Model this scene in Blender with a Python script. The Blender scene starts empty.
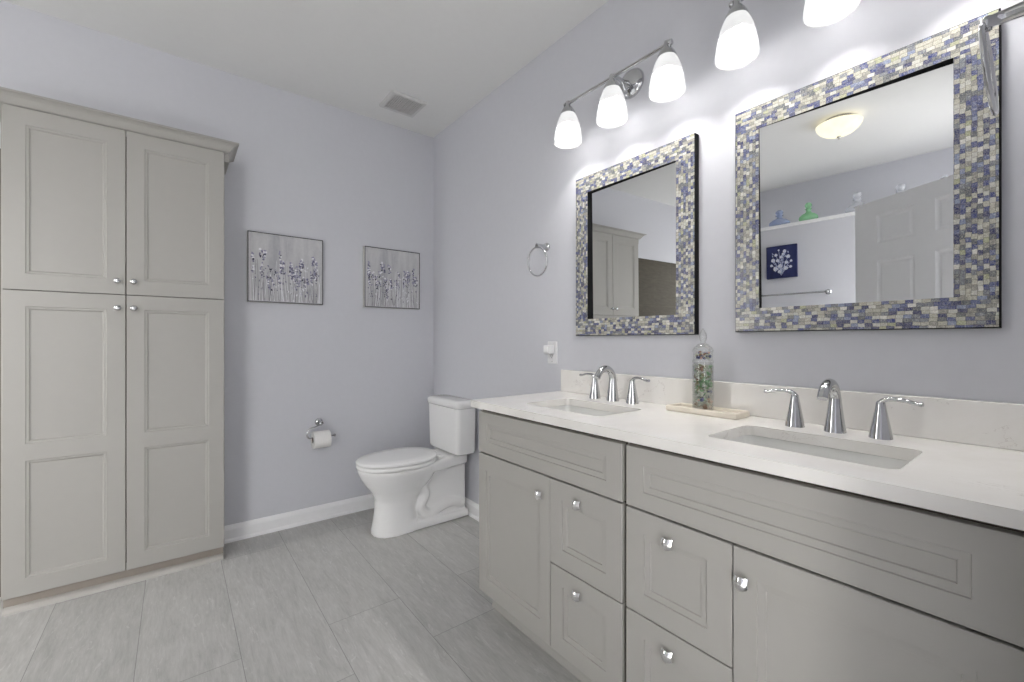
import bpy, bmesh, math, random
from mathutils import Vector, Matrix

C = bpy.context.scene.collection
S = bpy.context.scene
PI = math.pi
R = math.radians

# ------------------------------------------------------------------ camera, world, exposure
XB, YA, H = 1.5694, 3.0025, 2.728           # vanity wall, back wall, ceiling
XL, YF = -2.31, 0.02                        # left wall, door wall
cam = bpy.data.cameras.new('camera'); co = bpy.data.objects.new('camera', cam); C.objects.link(co)
co.location = (0, 0, 1.17); co.rotation_euler = (PI/2, 0, R(-37.8624))
cam.sensor_width = 36; cam.lens = 36*433.365/1024; cam.shift_y = -0.00057; cam.clip_start = 0.01
S.camera = co
w = bpy.data.worlds.new('world'); S.world = w; w.use_nodes = True
wt = w.node_tree; tc = wt.nodes.new('ShaderNodeTexCoord'); sx = wt.nodes.new('ShaderNodeSeparateXYZ'); rp = wt.nodes.new('ShaderNodeValToRGB')
mr = wt.nodes.new('ShaderNodeMapRange'); mr.inputs[1].default_value = -1; mr.inputs[2].default_value = 1
rp.color_ramp.elements[0].position = .46; rp.color_ramp.elements[0].color = (.42, .415, .405, 1)      # ground outside
rp.color_ramp.elements[1].position = .60; rp.color_ramp.elements[1].color = (1.0, .985, .965, 1)      # overcast sky
wt.links.new(tc.outputs['Generated'], sx.inputs[0]); wt.links.new(sx.outputs[2], mr.inputs[0]); wt.links.new(mr.outputs[0], rp.inputs[0])
wt.links.new(rp.outputs[0], wt.nodes['Background'].inputs[0])
wt.nodes['Background'].inputs[1].default_value = 5.8
S.view_settings.view_transform = 'Standard'; S.view_settings.look = 'None'
S.view_settings.gamma = 1; S.view_settings.use_curve_mapping = False
S.view_settings.exposure = 0.98
S.cycles.max_bounces = 10; S.cycles.diffuse_bounces = 6; S.cycles.glossy_bounces = 6
S.cycles.transparent_max_bounces = 16; S.cycles.sample_clamp_indirect = 6.0
BULB_E, DOME_E = 108.0, .66             # emission of the bulbs and of the ceiling bowl

# ------------------------------------------------------------------ materials
def srgb(r, g, b):
    f = lambda c: (c/255/12.92 if c/255 <= .04045 else ((c/255+.055)/1.055)**2.4)
    return (f(r), f(g), f(b), 1)

class NT:
    """small helper for building shader node trees"""
    def __init__(s, name):
        s.m = bpy.data.materials.new(name); s.m.use_nodes = True
        s.t = s.m.node_tree; s.n = s.t.nodes; s.bsdf = s.n['Principled BSDF']; s.out = s.n['Material Output']
    def new(s, typ, **kw):
        nd = s.n.new(typ)
        for k, v in kw.items(): setattr(nd, k, v)
        return nd
    def put(s, sock, v):
        if isinstance(v, bpy.types.NodeSocket): s.t.links.new(v, sock)
        else: sock.default_value = v
    def math(s, op, a, b=0.0, c=0.0):
        nd = s.new('ShaderNodeMath', operation=op)
        s.put(nd.inputs[0], a); s.put(nd.inputs[1], b); s.put(nd.inputs[2], c)
        return nd.outputs[0]
    def coord(s): return s.new('ShaderNodeTexCoord').outputs['Object']
    def sep(s, v):
        nd = s.new('ShaderNodeSeparateXYZ'); s.put(nd.inputs[0], v); return nd.outputs
    def comb(s, x, y, z):
        nd = s.new('ShaderNodeCombineXYZ'); s.put(nd.inputs[0], x); s.put(nd.inputs[1], y); s.put(nd.inputs[2], z); return nd.outputs[0]
    def noise(s, vec, scale, detail=3, rough=.5, dist=0):
        nd = s.new('ShaderNodeTexNoise'); s.put(nd.inputs['Vector'], vec)
        nd.inputs['Scale'].default_value = scale; nd.inputs['Detail'].default_value = detail
        nd.inputs['Roughness'].default_value = rough; nd.inputs['Distortion'].default_value = dist
        return nd.outputs[0]
    def white(s, vec):
        nd = s.new('ShaderNodeTexWhiteNoise', noise_dimensions='3D'); s.put(nd.inputs['Vector'], vec); return nd.outputs['Value']
    def ramp(s, fac, stops, interp='LINEAR'):
        nd = s.new('ShaderNodeValToRGB'); s.put(nd.inputs[0], fac); cr = nd.color_ramp; cr.interpolation = interp
        while len(cr.elements) < len(stops): cr.elements.new(.5)
        for e, (p, c) in zip(cr.elements, stops): e.position = p; e.color = c
        return nd.outputs[0]
    def mix(s, fac, a, b, blend='MIX'):
        nd = s.new('ShaderNodeMix', data_type='RGBA', blend_type=blend)
        s.put(nd.inputs[0], fac); s.put(nd.inputs[6], a); s.put(nd.inputs[7], b); return nd.outputs[2]
    def base(s, c): s.put(s.bsdf.inputs['Base Color'], c)
    def bump(s, h, strength=.2, dist=.002):
        nd = s.new('ShaderNodeBump'); nd.inputs['Strength'].default_value = strength; nd.inputs['Distance'].default_value = dist
        s.put(nd.inputs['Height'], h); s.t.links.new(nd.outputs[0], s.bsdf.inputs['Normal'])

def plain(name, col, rough=.5, metal=0.0, spec=.5, var=.03, scale=30):
    """plain paint / metal with a touch of procedural mottling"""
    t = NT(name)
    n = t.noise(t.coord(), scale, 2)
    lo = tuple(c*(1-var) for c in col[:3])+(1,); hi = tuple(min(1, c*(1+var)) for c in col[:3])+(1,)
    t.base(t.ramp(n, [(.3, lo), (.7, hi)]))
    t.bsdf.inputs['Roughness'].default_value = rough; t.bsdf.inputs['Metallic'].default_value = metal
    t.bsdf.inputs['Specular IOR Level'].default_value = spec
    return t.m

def glassy(name, tint, refl=.10, opacity=.0):
    """thin clear glass: mostly see-through with a fresnel sheen"""
    t = NT(name); t.n.remove(t.bsdf)
    tr = t.new('ShaderNodeBsdfTransparent'); tr.inputs[0].default_value = tint
    gl = t.new('ShaderNodeBsdfGlossy'); gl.inputs['Roughness'].default_value = .03
    lw = t.new('ShaderNodeLayerWeight'); lw.inputs[0].default_value = .35
    f = t.math('MULTIPLY_ADD', lw.outputs['Fresnel'], .38, refl)
    mx = t.new('ShaderNodeMixShader'); t.put(mx.inputs[0], f); t.t.links.new(tr.outputs[0], mx.inputs[1]); t.t.links.new(gl.outputs[0], mx.inputs[2])
    last = mx.outputs[0]
    if opacity:
        df = t.new('ShaderNodeBsdfDiffuse'); df.inputs[0].default_value = tint
        m2 = t.new('ShaderNodeMixShader'); m2.inputs[0].default_value = opacity
        t.t.links.new(last, m2.inputs[1]); t.t.links.new(df.outputs[0], m2.inputs[2]); last = m2.outputs[0]
    t.t.links.new(last, t.out.inputs[0])
    return t.m

def lampglass(name, col, emit, trans=.5, rim=None):
    """glowing frosted glass; rim = local height below which the glass turns clearer"""
    t = NT(name); t.n.remove(t.bsdf)
    n = t.noise(t.coord(), 18, 3)
    c2 = t.ramp(n, [(.3, tuple(c*.86 for c in col[:3])+(1,)), (.7, col)])
    em = t.new('ShaderNodeEmission'); t.put(em.inputs[0], c2); em.inputs[1].default_value = emit
    tl = t.new('ShaderNodeBsdfTranslucent'); tl.inputs[0].default_value = tuple(c*trans for c in col[:3])+(1,)
    df = t.new('ShaderNodeBsdfPrincipled'); df.inputs['Base Color'].default_value = tuple(c*.4 for c in col[:3])+(1,); df.inputs['Roughness'].default_value = .15
    m1 = t.new('ShaderNodeMixShader'); m1.inputs[0].default_value = .4
    t.t.links.new(tl.outputs[0], m1.inputs[1]); t.t.links.new(df.outputs[0], m1.inputs[2])
    ad = t.new('ShaderNodeAddShader'); t.t.links.new(m1.outputs[0], ad.inputs[0]); t.t.links.new(em.outputs[0], ad.inputs[1])
    last = ad.outputs[0]
    if rim is not None:
        x, y, z = t.sep(t.coord())
        wv = t.math('MULTIPLY_ADD', t.noise(t.comb(t.math('MULTIPLY', x, 30.0), t.math('MULTIPLY', y, 30.0), 0.0), 1.0, 2), .035, rim-.018)
        f = t.math('MULTIPLY', t.math('LESS_THAN', z, wv), .30)
        tr = t.new('ShaderNodeBsdfTransparent'); tr.inputs[0].default_value = (.97, .97, .97, 1)
        m2 = t.new('ShaderNodeMixShader'); t.put(m2.inputs[0], f); t.t.links.new(last, m2.inputs[1]); t.t.links.new(tr.outputs[0], m2.inputs[2]); last = m2.outputs[0]
    t.t.links.new(last, t.out.inputs[0])
    return t.m

def emitter(name, col, s):
    t = NT(name); t.n.remove(t.bsdf)
    em = t.new('ShaderNodeEmission'); em.inputs[0].default_value = col; em.inputs[1].default_value = s
    t.t.links.new(em.outputs[0], t.out.inputs[0]); return t.m

def floor_mat():
    t = NT('grey_plank_tile'); x, y, z = t.sep(t.coord())
    W, L = .3055, 1.22
    cx = t.math('DIVIDE', t.math('SUBTRACT', x, .193), W); ci = t.math('FLOOR', cx); fx = t.math('SUBTRACT', cx, ci)
    par = t.math('FLOORED_MODULO', ci, 2.0)
    y2 = t.math('ADD', y, t.math('MULTIPLY', par, -.33))
    cy = t.math('DIVIDE', t.math('SUBTRACT', y2, 1.54), L); ri = t.math('FLOOR', cy); fy = t.math('SUBTRACT', cy, ri)
    rnd = t.white(t.comb(ci, ri, 1.0))
    ex = t.math('MULTIPLY', t.math('MINIMUM', fx, t.math('SUBTRACT', 1.0, fx)), W)
    ey = t.math('MULTIPLY', t.math('MINIMUM', fy, t.math('SUBTRACT', 1.0, fy)), L)
    seam = t.math('LESS_THAN', t.math('MINIMUM', ex, ey), .0011)
    off = t.math('MULTIPLY', rnd, 37.0)
    v = t.comb(t.math('ADD', t.math('MULTIPLY', x, 9.0), off), t.math('MULTIPLY', y, 1.6), off)
    n1 = t.noise(v, 2.2, 6, .62, 1.2)
    v2 = t.comb(t.math('ADD', t.math('MULTIPLY', x, 60.0), off), t.math('MULTIPLY', y, 7.0), off)
    n2 = t.noise(v2, 2.0, 5, .7, .6)
    v3 = t.comb(t.math('ADD', t.math('MULTIPLY', x, 11.0), off), t.math('MULTIPLY', y, 2.2), off)
    n3 = t.noise(v3, 2.2, 4, .75, 2.5)
    a = t.ramp(n1, [(.3, (.34, .337, .324, 1)), (.7, (.54, .536, .52, 1))])
    b = t.mix(.5, a, t.ramp(n2, [(.25, (.33, .327, .313, 1)), (.75, (.56, .556, .54, 1))]))
    fleck = t.math('MULTIPLY', t.math('GREATER_THAN', n3, .625), .26)
    b = t.mix(fleck, b, (.72, .72, .705, 1))
    tone = t.math('MULTIPLY_ADD', rnd, .12, .94)
    b = t.mix(1.0, b, t.comb(tone, tone, tone), 'MULTIPLY')
    t.base(t.mix(t.math('MULTIPLY', seam, .75), b, (.17, .165, .16, 1)))
    t.bsdf.inputs['Roughness'].default_value = .5
    t.bump(t.math('SUBTRACT', n2, seam), .06, .002)
    return t.m

def mosaic_mat(name, vertical):
    """small glass mosaic: rows along the frame member, every tile its own colour"""
    t = NT(name); co_ = t.coord(); x, y, z = t.sep(co_)
    w1 = t.math('MULTIPLY', t.math('SUBTRACT', t.noise(co_, 42, 2), .5), .0060)
    w2 = t.math('MULTIPLY', t.math('SUBTRACT', t.noise(t.comb(y, z, 5.0), 55, 2), .5), .0060)
    u, v = (z, y) if vertical else (y, z)
    u = t.math('ADD', u, w1); v = t.math('ADD', v, w2)
    s, l = .0100, (.0125 if vertical else .0165)
    r = t.math('DIVIDE', v, s); ri = t.math('FLOOR', r); fr = t.math('SUBTRACT', r, ri)
    sh = t.white(t.comb(ri, 3.3, 1.1))
    c = t.math('ADD', t.math('DIVIDE', u, l), t.math('MULTIPLY', sh, 5.0)); ci = t.math('FLOOR', c); fc = t.math('SUBTRACT', c, ci)
    k = t.white(t.comb(ri, ci, 7.7))
    col = t.ramp(k, [(0, srgb(190, 186, 170)), (.18, srgb(150, 148, 138)), (.31, srgb(204, 203, 194)), (.42, srgb(116, 120, 130)),
                     (.52, srgb(84, 94, 140)), (.62, srgb(44, 58, 122)), (.73, srgb(22, 32, 92)), (.81, srgb(88, 92, 98)),
                     (.90, srgb(172, 174, 138)), (.93, srgb(128, 140, 172)), (.97, srgb(226, 224, 216))], 'CONSTANT')
    n = t.noise(co_, 230, 3, .75, 2.0)
    col = t.mix(.34, col, t.ramp(n, [(.38, srgb(26, 32, 74)), (.47, srgb(112, 114, 118)), (.55, srgb(176, 173, 160)), (.63, srgb(240, 238, 228))]))
    er = t.math('MULTIPLY', t.math('MINIMUM', fr, t.math('SUBTRACT', 1.0, fr)), s)
    ec = t.math('MULTIPLY', t.math('MINIMUM', fc, t.math('SUBTRACT', 1.0, fc)), l)
    g = t.math('LESS_THAN', t.math('MINIMUM', er, ec), .0006)
    t.base(t.mix(t.math('MULTIPLY', g, .55), col, srgb(84, 82, 80)))
    t.bsdf.inputs['Roughness'].default_value = .25
    t.bump(t.math('SUBTRACT', k, g), .2, .001)
    return t.m

def quartz_mat():
    t = NT('white_quartz'); co_ = t.coord()
    n = t.noise(co_, 5, 5, .6, 1.0)
    vn = t.noise(co_, 3.2, 6, .65, 2.2)
    vein = t.math('LESS_THAN', t.math('ABSOLUTE', t.math('SUBTRACT', vn, .5)), .004)
    msk = t.math('GREATER_THAN', t.noise(co_, 4.0, 2), .56)
    c = t.ramp(n, [(.3, (.76, .74, .705, 1)), (.7, (.82, .805, .78, 1))])
    t.base(t.mix(t.math('MULTIPLY', t.math('MULTIPLY', vein, msk), .45), c, (.45, .40, .38, 1)))
    t.bsdf.inputs['Roughness'].default_value = .16
    return t.m

def shower_tile_mat():
    t = NT('brown_shower_tile'); co_ = t.coord()
    x, y, z = t.sep(co_)
    hv = t.comb(t.math('ADD', x, y), z, 0.0)
    br = t.new('ShaderNodeTexBrick'); t.put(br.inputs['Vector'], hv)
    br.inputs['Scale'].default_value = 1.0; br.inputs['Brick Width'].default_value = .61; br.inputs['Row Height'].default_value = .305
    br.inputs['Mortar Size'].default_value = .002; br.offset = .5
    br.inputs['Color1'].default_value = srgb(74, 69, 57); br.inputs['Color2'].default_value = srgb(60, 55, 45); br.inputs['Mortar'].default_value = srgb(90, 85, 72)
    n = t.noise(t.comb(t.math('MULTIPLY', t.math('ADD', x, y), 3.0), t.math('MULTIPLY', z, 14.0), 0.0), 3, 5, .6, 1)
    t.base(t.mix(.5, br.outputs[0], t.ramp(n, [(.3, srgb(46, 42, 34)), (.7, srgb(86, 80, 66))])))
    t.bsdf.inputs['Roughness'].default_value = .65; t.bsdf.inputs['Specular IOR Level'].default_value = .2
    return t.m

def canvas_mat(name, a, b, c_):
    t = NT(name); x, y, z = t.sep(t.coord())
    n = t.noise(t.comb(t.math('MULTIPLY', x, 9.0), t.math('MULTIPLY', y, 9.0), t.math('MULTIPLY', z, 1.6)), 2.0, 5, .6, .6)
    n2 = t.noise(t.coord(), 60, 3, .7)
    col = t.ramp(n, [(.32, a), (.5, b), (.68, c_)])
    t.base(t.mix(.25, col, t.ramp(n2, [(.35, a), (.65, b)])))
    t.bsdf.inputs['Roughness'].default_value = .8
    return t.m

M = dict(
    wall=plain('lavender_grey_paint', (.60, .605, .642, 1), .75, var=.008, spec=.25),
    ceil=plain('ceiling_paint', (.74, .74, .73, 1), .9, var=.006, spec=.1),
    white=plain('white_trim_paint', (.86, .86, .865, 1), .4, var=.008),
    cab=plain('greige_cabinet_paint', (.38, .37, .345, 1), .42, var=.008),
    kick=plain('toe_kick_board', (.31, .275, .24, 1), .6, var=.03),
    shoe=plain('shoe_molding_paint', (.47, .455, .425, 1), .5, var=.01),
    dark=plain('gap_shade_brown', (.075, .06, .048, 1), .8),  # shade of the cabinet gaps put into a dark brown
    black=plain('black_edge', (.010, .010, .011, 1), .85, spec=.15),
    floor=floor_mat(), quartz=quartz_mat(), tile=shower_tile_mat(),
    mos_h=mosaic_mat('mosaic_rows', False), mos_v=mosaic_mat('mosaic_columns', True),
    porc=plain('white_porcelain', (.77, .77, .765, 1), .12, var=.004),
    sinkp=plain('white_sink_ceramic', (.74, .74, .72, 1), .12, var=.004),
    seat=plain('white_toilet_seat', (.80, .80, .795, 1), .2, var=.004),
    chrome=plain('chrome', (.56, .565, .575, 1), .07, 1.0, var=.01),
    knobm=plain('polished_knob', (.90, .90, .90, 1), .12, 1.0, var=.01),
    mirror=plain('mirror_silver', (.78, .79, .795, 1), .0, 1.0, var=.0),
    shade=lampglass('frosted_shade_glass', (1, 1, 1, 1), .40, .035, rim=-.132),
    bulb=emitter('bulb_glow', (1, .975, .95, 1), BULB_E),
    dome=lampglass('alabaster_dome_glass', (1, .92, .70, 1), DOME_E, .4),
    silverframe=plain('silver_picture_edge', (.66, .65, .61, 1), .35),
    frameline=plain('dark_frame_line', (.05, .05, .06, 1), .6),
    plastic=plain('white_plastic', (.75, .75, .76, 1), .35),
    slot=plain('socket_slot', (.05, .05, .05, 1), .6),
    paper=plain('toilet_paper', (.82, .81, .79, 1), .95, var=.02, scale=120),
    core=plain('cardboard_core', (.12, .10, .08, 1), .9),
    tray=plain('cream_stone_tray', (.74, .68, .58, 1), .4, var=.04),
    vent=plain('vent_white', (.60, .60, .59, 1), .6),
    ventdark=plain('vent_inside', (.22, .22, .22, 1), .9),
    canvas=canvas_mat('misty_lavender_canvas', srgb(164, 164, 170), srgb(190, 190, 192), srgb(204, 204, 204)),
    p_white=plain('paint_white', srgb(226, 226, 230), .8), p_lil=plain('paint_lilac', srgb(150, 148, 170), .8),
    p_pur=plain('paint_violet', srgb(108, 106, 130), .8), p_dark=plain('paint_dark', srgb(66, 64, 80), .8),
    p_stem=plain('paint_stem', srgb(166, 165, 168), .8), p_stem2=plain('paint_stem_dark', srgb(126, 125, 130), .8),
    navy=canvas_mat('navy_canvas', srgb(26, 32, 74), srgb(34, 42, 90), srgb(44, 54, 104)),
    p_blue=plain('paint_pale_blue', srgb(190, 198, 226), .8),
    clear=glassy('clear_glass', (.97, .975, .97, 1), .03),
    blueg=glassy('blue_glass', (.60, .68, .86, 1), .08, .35), greeng=glassy('green_glass', (.50, .84, .56, 1), .08, .45),
    whiteg=glassy('milky_glass', (.84, .85, .88, 1), .08, .35),
    sg1=plain('sea_glass_green', (.16, .33, .15, 1), .35), sg2=plain('sea_glass_brown', (.22, .13, .08, 1), .4),
    sg3=plain('sea_glass_blue', (.09, .10, .20, 1), .35), sg4=plain('sea_glass_frost', (.40, .43, .36, 1), .4),
    sg5=plain('sea_glass_olive', (.25, .25, .12, 1), .4), sg6=plain('shell_pink', (.55, .36, .30, 1), .5),
)

# ------------------------------------------------------------------ geometry helpers
def link(name, bm, mats, parent=None, loc=(0, 0, 0), smooth=False, angle=None):
    me = bpy.data.meshes.new(name); bmesh.ops.recalc_face_normals(bm, faces=bm.faces[:])
    if smooth:
        for f in bm.faces: f.smooth = True
        if angle:
            for e in bm.edges:
                if len(e.link_faces) == 2 and e.calc_face_angle(0) > R(angle): e.smooth = False
    bm.to_mesh(me); bm.free()
    for m in (mats if isinstance(mats, (list, tuple)) else [mats]): me.materials.append(m)
    o = bpy.data.objects.new(name, me); C.objects.link(o); o.location = loc
    if parent: o.parent = parent
    return o

def tag(o, label, cat, group=None, kind=None):
    o['label'] = label; o['category'] = cat
    if group: o['group'] = group
    if kind: o['kind'] = kind
    return o

def thing(name, label, cat, loc, group=None):
    o = bpy.data.objects.new(name, None); C.objects.link(o); o.location = loc; o.empty_display_size = .05
    return tag(o, label, cat, group)

def dup(root, loc, label):
    r = root.copy(); C.objects.link(r); r.location = loc; r['label'] = label
    def rec(a, b):
        for ch in a.children:
            c = ch.copy(); C.objects.link(c); c.parent = b; rec(ch, c)
    rec(root, r); return r

def struct(name, bm, m, parent=None):
    o = link(name, bm, m, parent); o['kind'] = 'structure'; return o

def box(bm, x0, x1, y0, y1, z0, z1, bev=0, seg=2, mi=0):
    g = bmesh.ops.create_cube(bm, size=1)
    vs = g['verts']
    for v in vs: v.co = Vector(((x0+x1)/2+v.co.x*(x1-x0), (y0+y1)/2+v.co.y*(y1-y0), (z0+z1)/2+v.co.z*(z1-z0)))
    es = list({e for v in vs for e in v.link_edges}); fs = list({f for v in vs for f in v.link_faces})
    for f in fs: f.material_index = mi
    if bev:
        r = bmesh.ops.bevel(bm, geom=es, offset=bev, segments=seg, profile=.5, affect='EDGES')
        for f in r['faces']: f.material_index = mi

def loft(bm, rings, cap0=True, cap1=True, closed=True, mi=0):
    vr = [[bm.verts.new(p) for p in r] for r in rings]
    n = len(rings[0])
    for a, b in zip(vr, vr[1:]):
        for i in range(n if closed else n-1):
            j = (i+1) % n
            f = bm.faces.new((a[i], a[j], b[j], b[i])); f.material_index = mi
    if cap0: bm.faces.new(vr[0][::-1]).material_index = mi
    if cap1: bm.faces.new(vr[-1]).material_index = mi
    return vr

def lathe(bm, prof, c=(0, 0, 0), n=32, axis='z', cap0=True, cap1=True, mi=0):
    c = Vector(c); rings = []
    for r, h in prof:
        ring = []
        for i in range(n):
            a = 2*PI*i/n; p, q = r*math.cos(a), r*math.sin(a)
            ring.append(c+Vector({'z': (p, q, h), 'x': (h, p, q), 'y': (p, h, q)}[axis]))
        rings.append(ring)
    loft(bm, rings, cap0, cap1, mi=mi)

def smooth_path(pts, k=8):
    """Catmull-Rom through control points (each a tuple of any length)"""
    out = []; n = len(pts)
    for i in range(n-1):
        p0, p1, p2, p3 = pts[max(i-1, 0)], pts[i], pts[i+1], pts[min(i+2, n-1)]
        for s in range(k):
            t = s/k
            out.append(tuple(.5*((2*b)+(-a+c)*t+(2*a-5*b+4*c-d)*t*t+(-a+3*b-3*c+d)*t**3) for a, b, c, d in zip(p0, p1, p2, p3)))
    out.append(tuple(pts[-1])); return out

def tube(bm, pts, rad, n=12, closed=False, flat=1.0, mi=0):
    """swept round tube; rad a number or a list; flat squashes it along the frame's second axis"""
    P = [Vector(p[:3]) for p in pts]; m = len(P); rings = []; up = None
    for i in range(m):
        if closed: d = P[(i+1) % m]-P[i-1]
        else: d = P[min(i+1, m-1)]-P[max(i-1, 0)]
        d.normalize()
        if up is None:
            up = Vector((0, 0, 1)) if abs(d.z) < .9 else Vector((1, 0, 0))
        s = d.cross(up).normalized(); up = s.cross(d).normalized()
        r = rad[i] if isinstance(rad, (list, tuple)) else rad
        rings.append([P[i]+s*r*math.cos(2*PI*k/n)+up*r*flat*math.sin(2*PI*k/n) for k in range(n)])
    if closed: loft(bm, rings+[rings[0]], False, False, mi=mi); bmesh.ops.remove_doubles(bm, verts=bm.verts[:], dist=1e-6)
    else: loft(bm, rings, mi=mi)

def rrect(hx, hy, r, k=5, c=(0, 0)):
    out = []
    for cx, cy, a0 in ((hx-r, hy-r, 0), (-hx+r, hy-r, 90), (-hx+r, -hy+r, 180), (hx-r, -hy+r, 270)):
        for i in range(k+1):
            a = R(a0+90*i/k); out.append((c[0]+cx+r*math.cos(a), c[1]+cy+r*math.sin(a)))
    return out

def panel_front(bm, Mp, u0, u1, v0, v1, t, panels, prof, ch=.0015):
    """cabinet door or drawer front with recessed, moulded panels. Mp maps (u, v, out) to a point; out=0 is the back"""
    V = lambda u, v, n: bm.verts.new(Mp(u, v, n))
    q = lambda *p: bm.faces.new([V(*a) for a in p])
    ring = lambda i, n: [(u0+i, v0+i, n), (u1-i, v0+i, n), (u1-i, v1-i, n), (u0+i, v1-i, n)]
    a, b, c = ring(0, 0), ring(0, t-ch), ring(ch, t)
    q(*a[::-1])
    for r0, r1 in ((a, b), (b, c)):
        for i in range(4):
            j = (i+1) % 4; q(r0[i], r0[j], r1[j], r1[i])
    panels = sorted(panels, key=lambda p: p[2])
    L, Rr = panels[0][0], panels[0][1]
    fu0, fu1, fv0, fv1 = u0+ch, u1-ch, v0+ch, v1-ch
    q((fu0, fv0, t), (L, fv0, t), (L, fv1, t), (fu0, fv1, t))
    q((Rr, fv0, t), (fu1, fv0, t), (fu1, fv1, t), (Rr, fv1, t))
    edges = [fv0]+[e for p in panels for e in (p[2], p[3])]+[fv1]
    for i in range(0, len(edges), 2): q((L, edges[i], t), (Rr, edges[i], t), (Rr, edges[i+1], t), (L, edges[i+1], t))
    for (pu0, pu1, pv0, pv1) in panels:
        rs = [[(pu0+i, pv0+i, t-d), (pu1-i, pv0+i, t-d), (pu1-i, pv1-i, t-d), (pu0+i, pv1-i, t-d)] for i, d in prof]
        for r0, r1 in zip(rs, rs[1:]):
            for i in range(4):
                j = (i+1) % 4; q(r0[i], r0[j], r1[j], r1[i])
        q(*rs[-1])
    bmesh.ops.remove_doubles(bm, verts=bm.verts[:], dist=1e-5)

# ------------------------------------------------------------------ the room
T = .1
b = bmesh.new(); box(b, XL-T, XB+T, -T, YA+T, -.08, 0); struct('floor', b, M['floor'])
b = bmesh.new(); box(b, XL-T, XB+T, -T, YA+T, H, H+.08); struct('ceiling', b, M['ceil'])
b = bmesh.new(); box(b, XL-T, XB+T, YA, YA+T, 0, H); struct('wall_back', b, M['wall'])
b = bmesh.new(); box(b, XB, XB+T, -T, YA, 0, H); struct('wall_right', b, M['wall'])
LWY0, LWY1, LWZ0, LWZ1 = 2.12, 2.92, .75, 2.35       # added unseen window, brings fill light in from the left
b = bmesh.new(); box(b, XL-T, XL, -T, LWY0, 0, H); box(b, XL-T, XL, LWY1, YA, 0, H); box(b, XL-T, XL, LWY0, LWY1, 0, LWZ0); box(b, XL-T, XL, LWY0, LWY1, LWZ1, H); struct('wall_left', b, M['wall'])
DX0, DX1 = -.20, .745
b = bmesh.new(); WX0, WX1, WZ0, WZ1 = -2.15, -.50, .45, 2.45; box(b, XL, WX0, -T, YF, 0, H); box(b, WX1, DX0, -T, YF, 0, H); box(b, WX0, WX1, -T, YF, 0, WZ0); box(b, WX0, WX1, -T, YF, WZ1, H); box(b, DX1, XB, -T, YF, 0, H); box(b, DX0, DX1, -T, YF, 2.07, H); struct('wall_front', b, M['wall'])
b = bmesh.new()
for x0, x1, z0, z1 in ((WX0, WX0+.05, WZ0, WZ1), (WX1-.05, WX1, WZ0, WZ1), (WX0+.05, WX1-.05, WZ0, WZ0+.05), (WX0+.05, WX1-.05, WZ1-.05, WZ1), (WX0+.05, WX1-.05, 1.43, 1.47)): box(b, x0, x1, -.08, -.03, z0, z1)
struct('added_window_1', b, M['white'])  # unseen window, added to let fill light in from the front
b = bmesh.new()
for y0, y1, z0, z1 in ((LWY0, LWY0+.05, LWZ0, LWZ1), (LWY1-.05, LWY1, LWZ0, LWZ1), (LWY0+.05, LWY1-.05, LWZ0, LWZ0+.05), (LWY0+.05, LWY1-.05, LWZ1-.05, LWZ1)): box(b, XL-.08, XL-.03, y0, y1, z0, z1)
struct('added_window_2', b, M['white'])
b = bmesh.new(); box(b, -1.80, -1.70, YF, 2.02, 0, 2.163); struct('wall_partition', b, M['wall'])
b = bmesh.new(); box(b, -1.83, -1.68, YF, 2.05, 2.163, 2.193, .004); struct('trim_1', b, M['white'])
b = bmesh.new(); box(b, XL, -.60, YA-.012, YA, 0, 2.045); struct('wall_tile', b, M['tile'])
b = bmesh.new(); box(b, XL, XL+.012, 2.02, LWY0, 0, 2.045); box(b, XL, XL+.012, LWY1, YA-.012, 0, 2.045); box(b, XL, XL+.012, LWY0, LWY1, 0, LWZ0); struct('wall_tile_left', b, M['tile'])

def baseboard(name, pts_fn, a0, a1):
    prof = [(0, 0), (.022, 0), (.021, .012), (.014, .02), (.014, .072), (.010, .084), (.007, .092), (.004, .096), (0, .096)]
    b = bmesh.new(); loft(b, [[pts_fn(a, d, h) for d, h in prof] for a in (a0, a1)]); struct(name, b, M['white'])
b = bmesh.new(); box(b, -.6, 1.5, -1.6, -1.5, 0, H); box(b, 1.5, 1.6, -1.5, -T, 0, H); box(b, -.7, -.6, -1.0, -T, 0, H); box(b, -.6, 1.5, -1.5, -T, H-.2, H-.1); struct('added_hall_baffle', b, M['wall'])  # unseen hall box, added to cut the light entering by the doorway
baseboard('baseboard_back', lambda a, d, h: (a, YA-d, h), .213, XB)
baseboard('baseboard_right', lambda a, d, h: (XB-d, a, h), 1.562, YA-.022)
baseboard('baseboard_left', lambda a, d, h: (-1.70+d, a, h), YF, 2.02)

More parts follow.
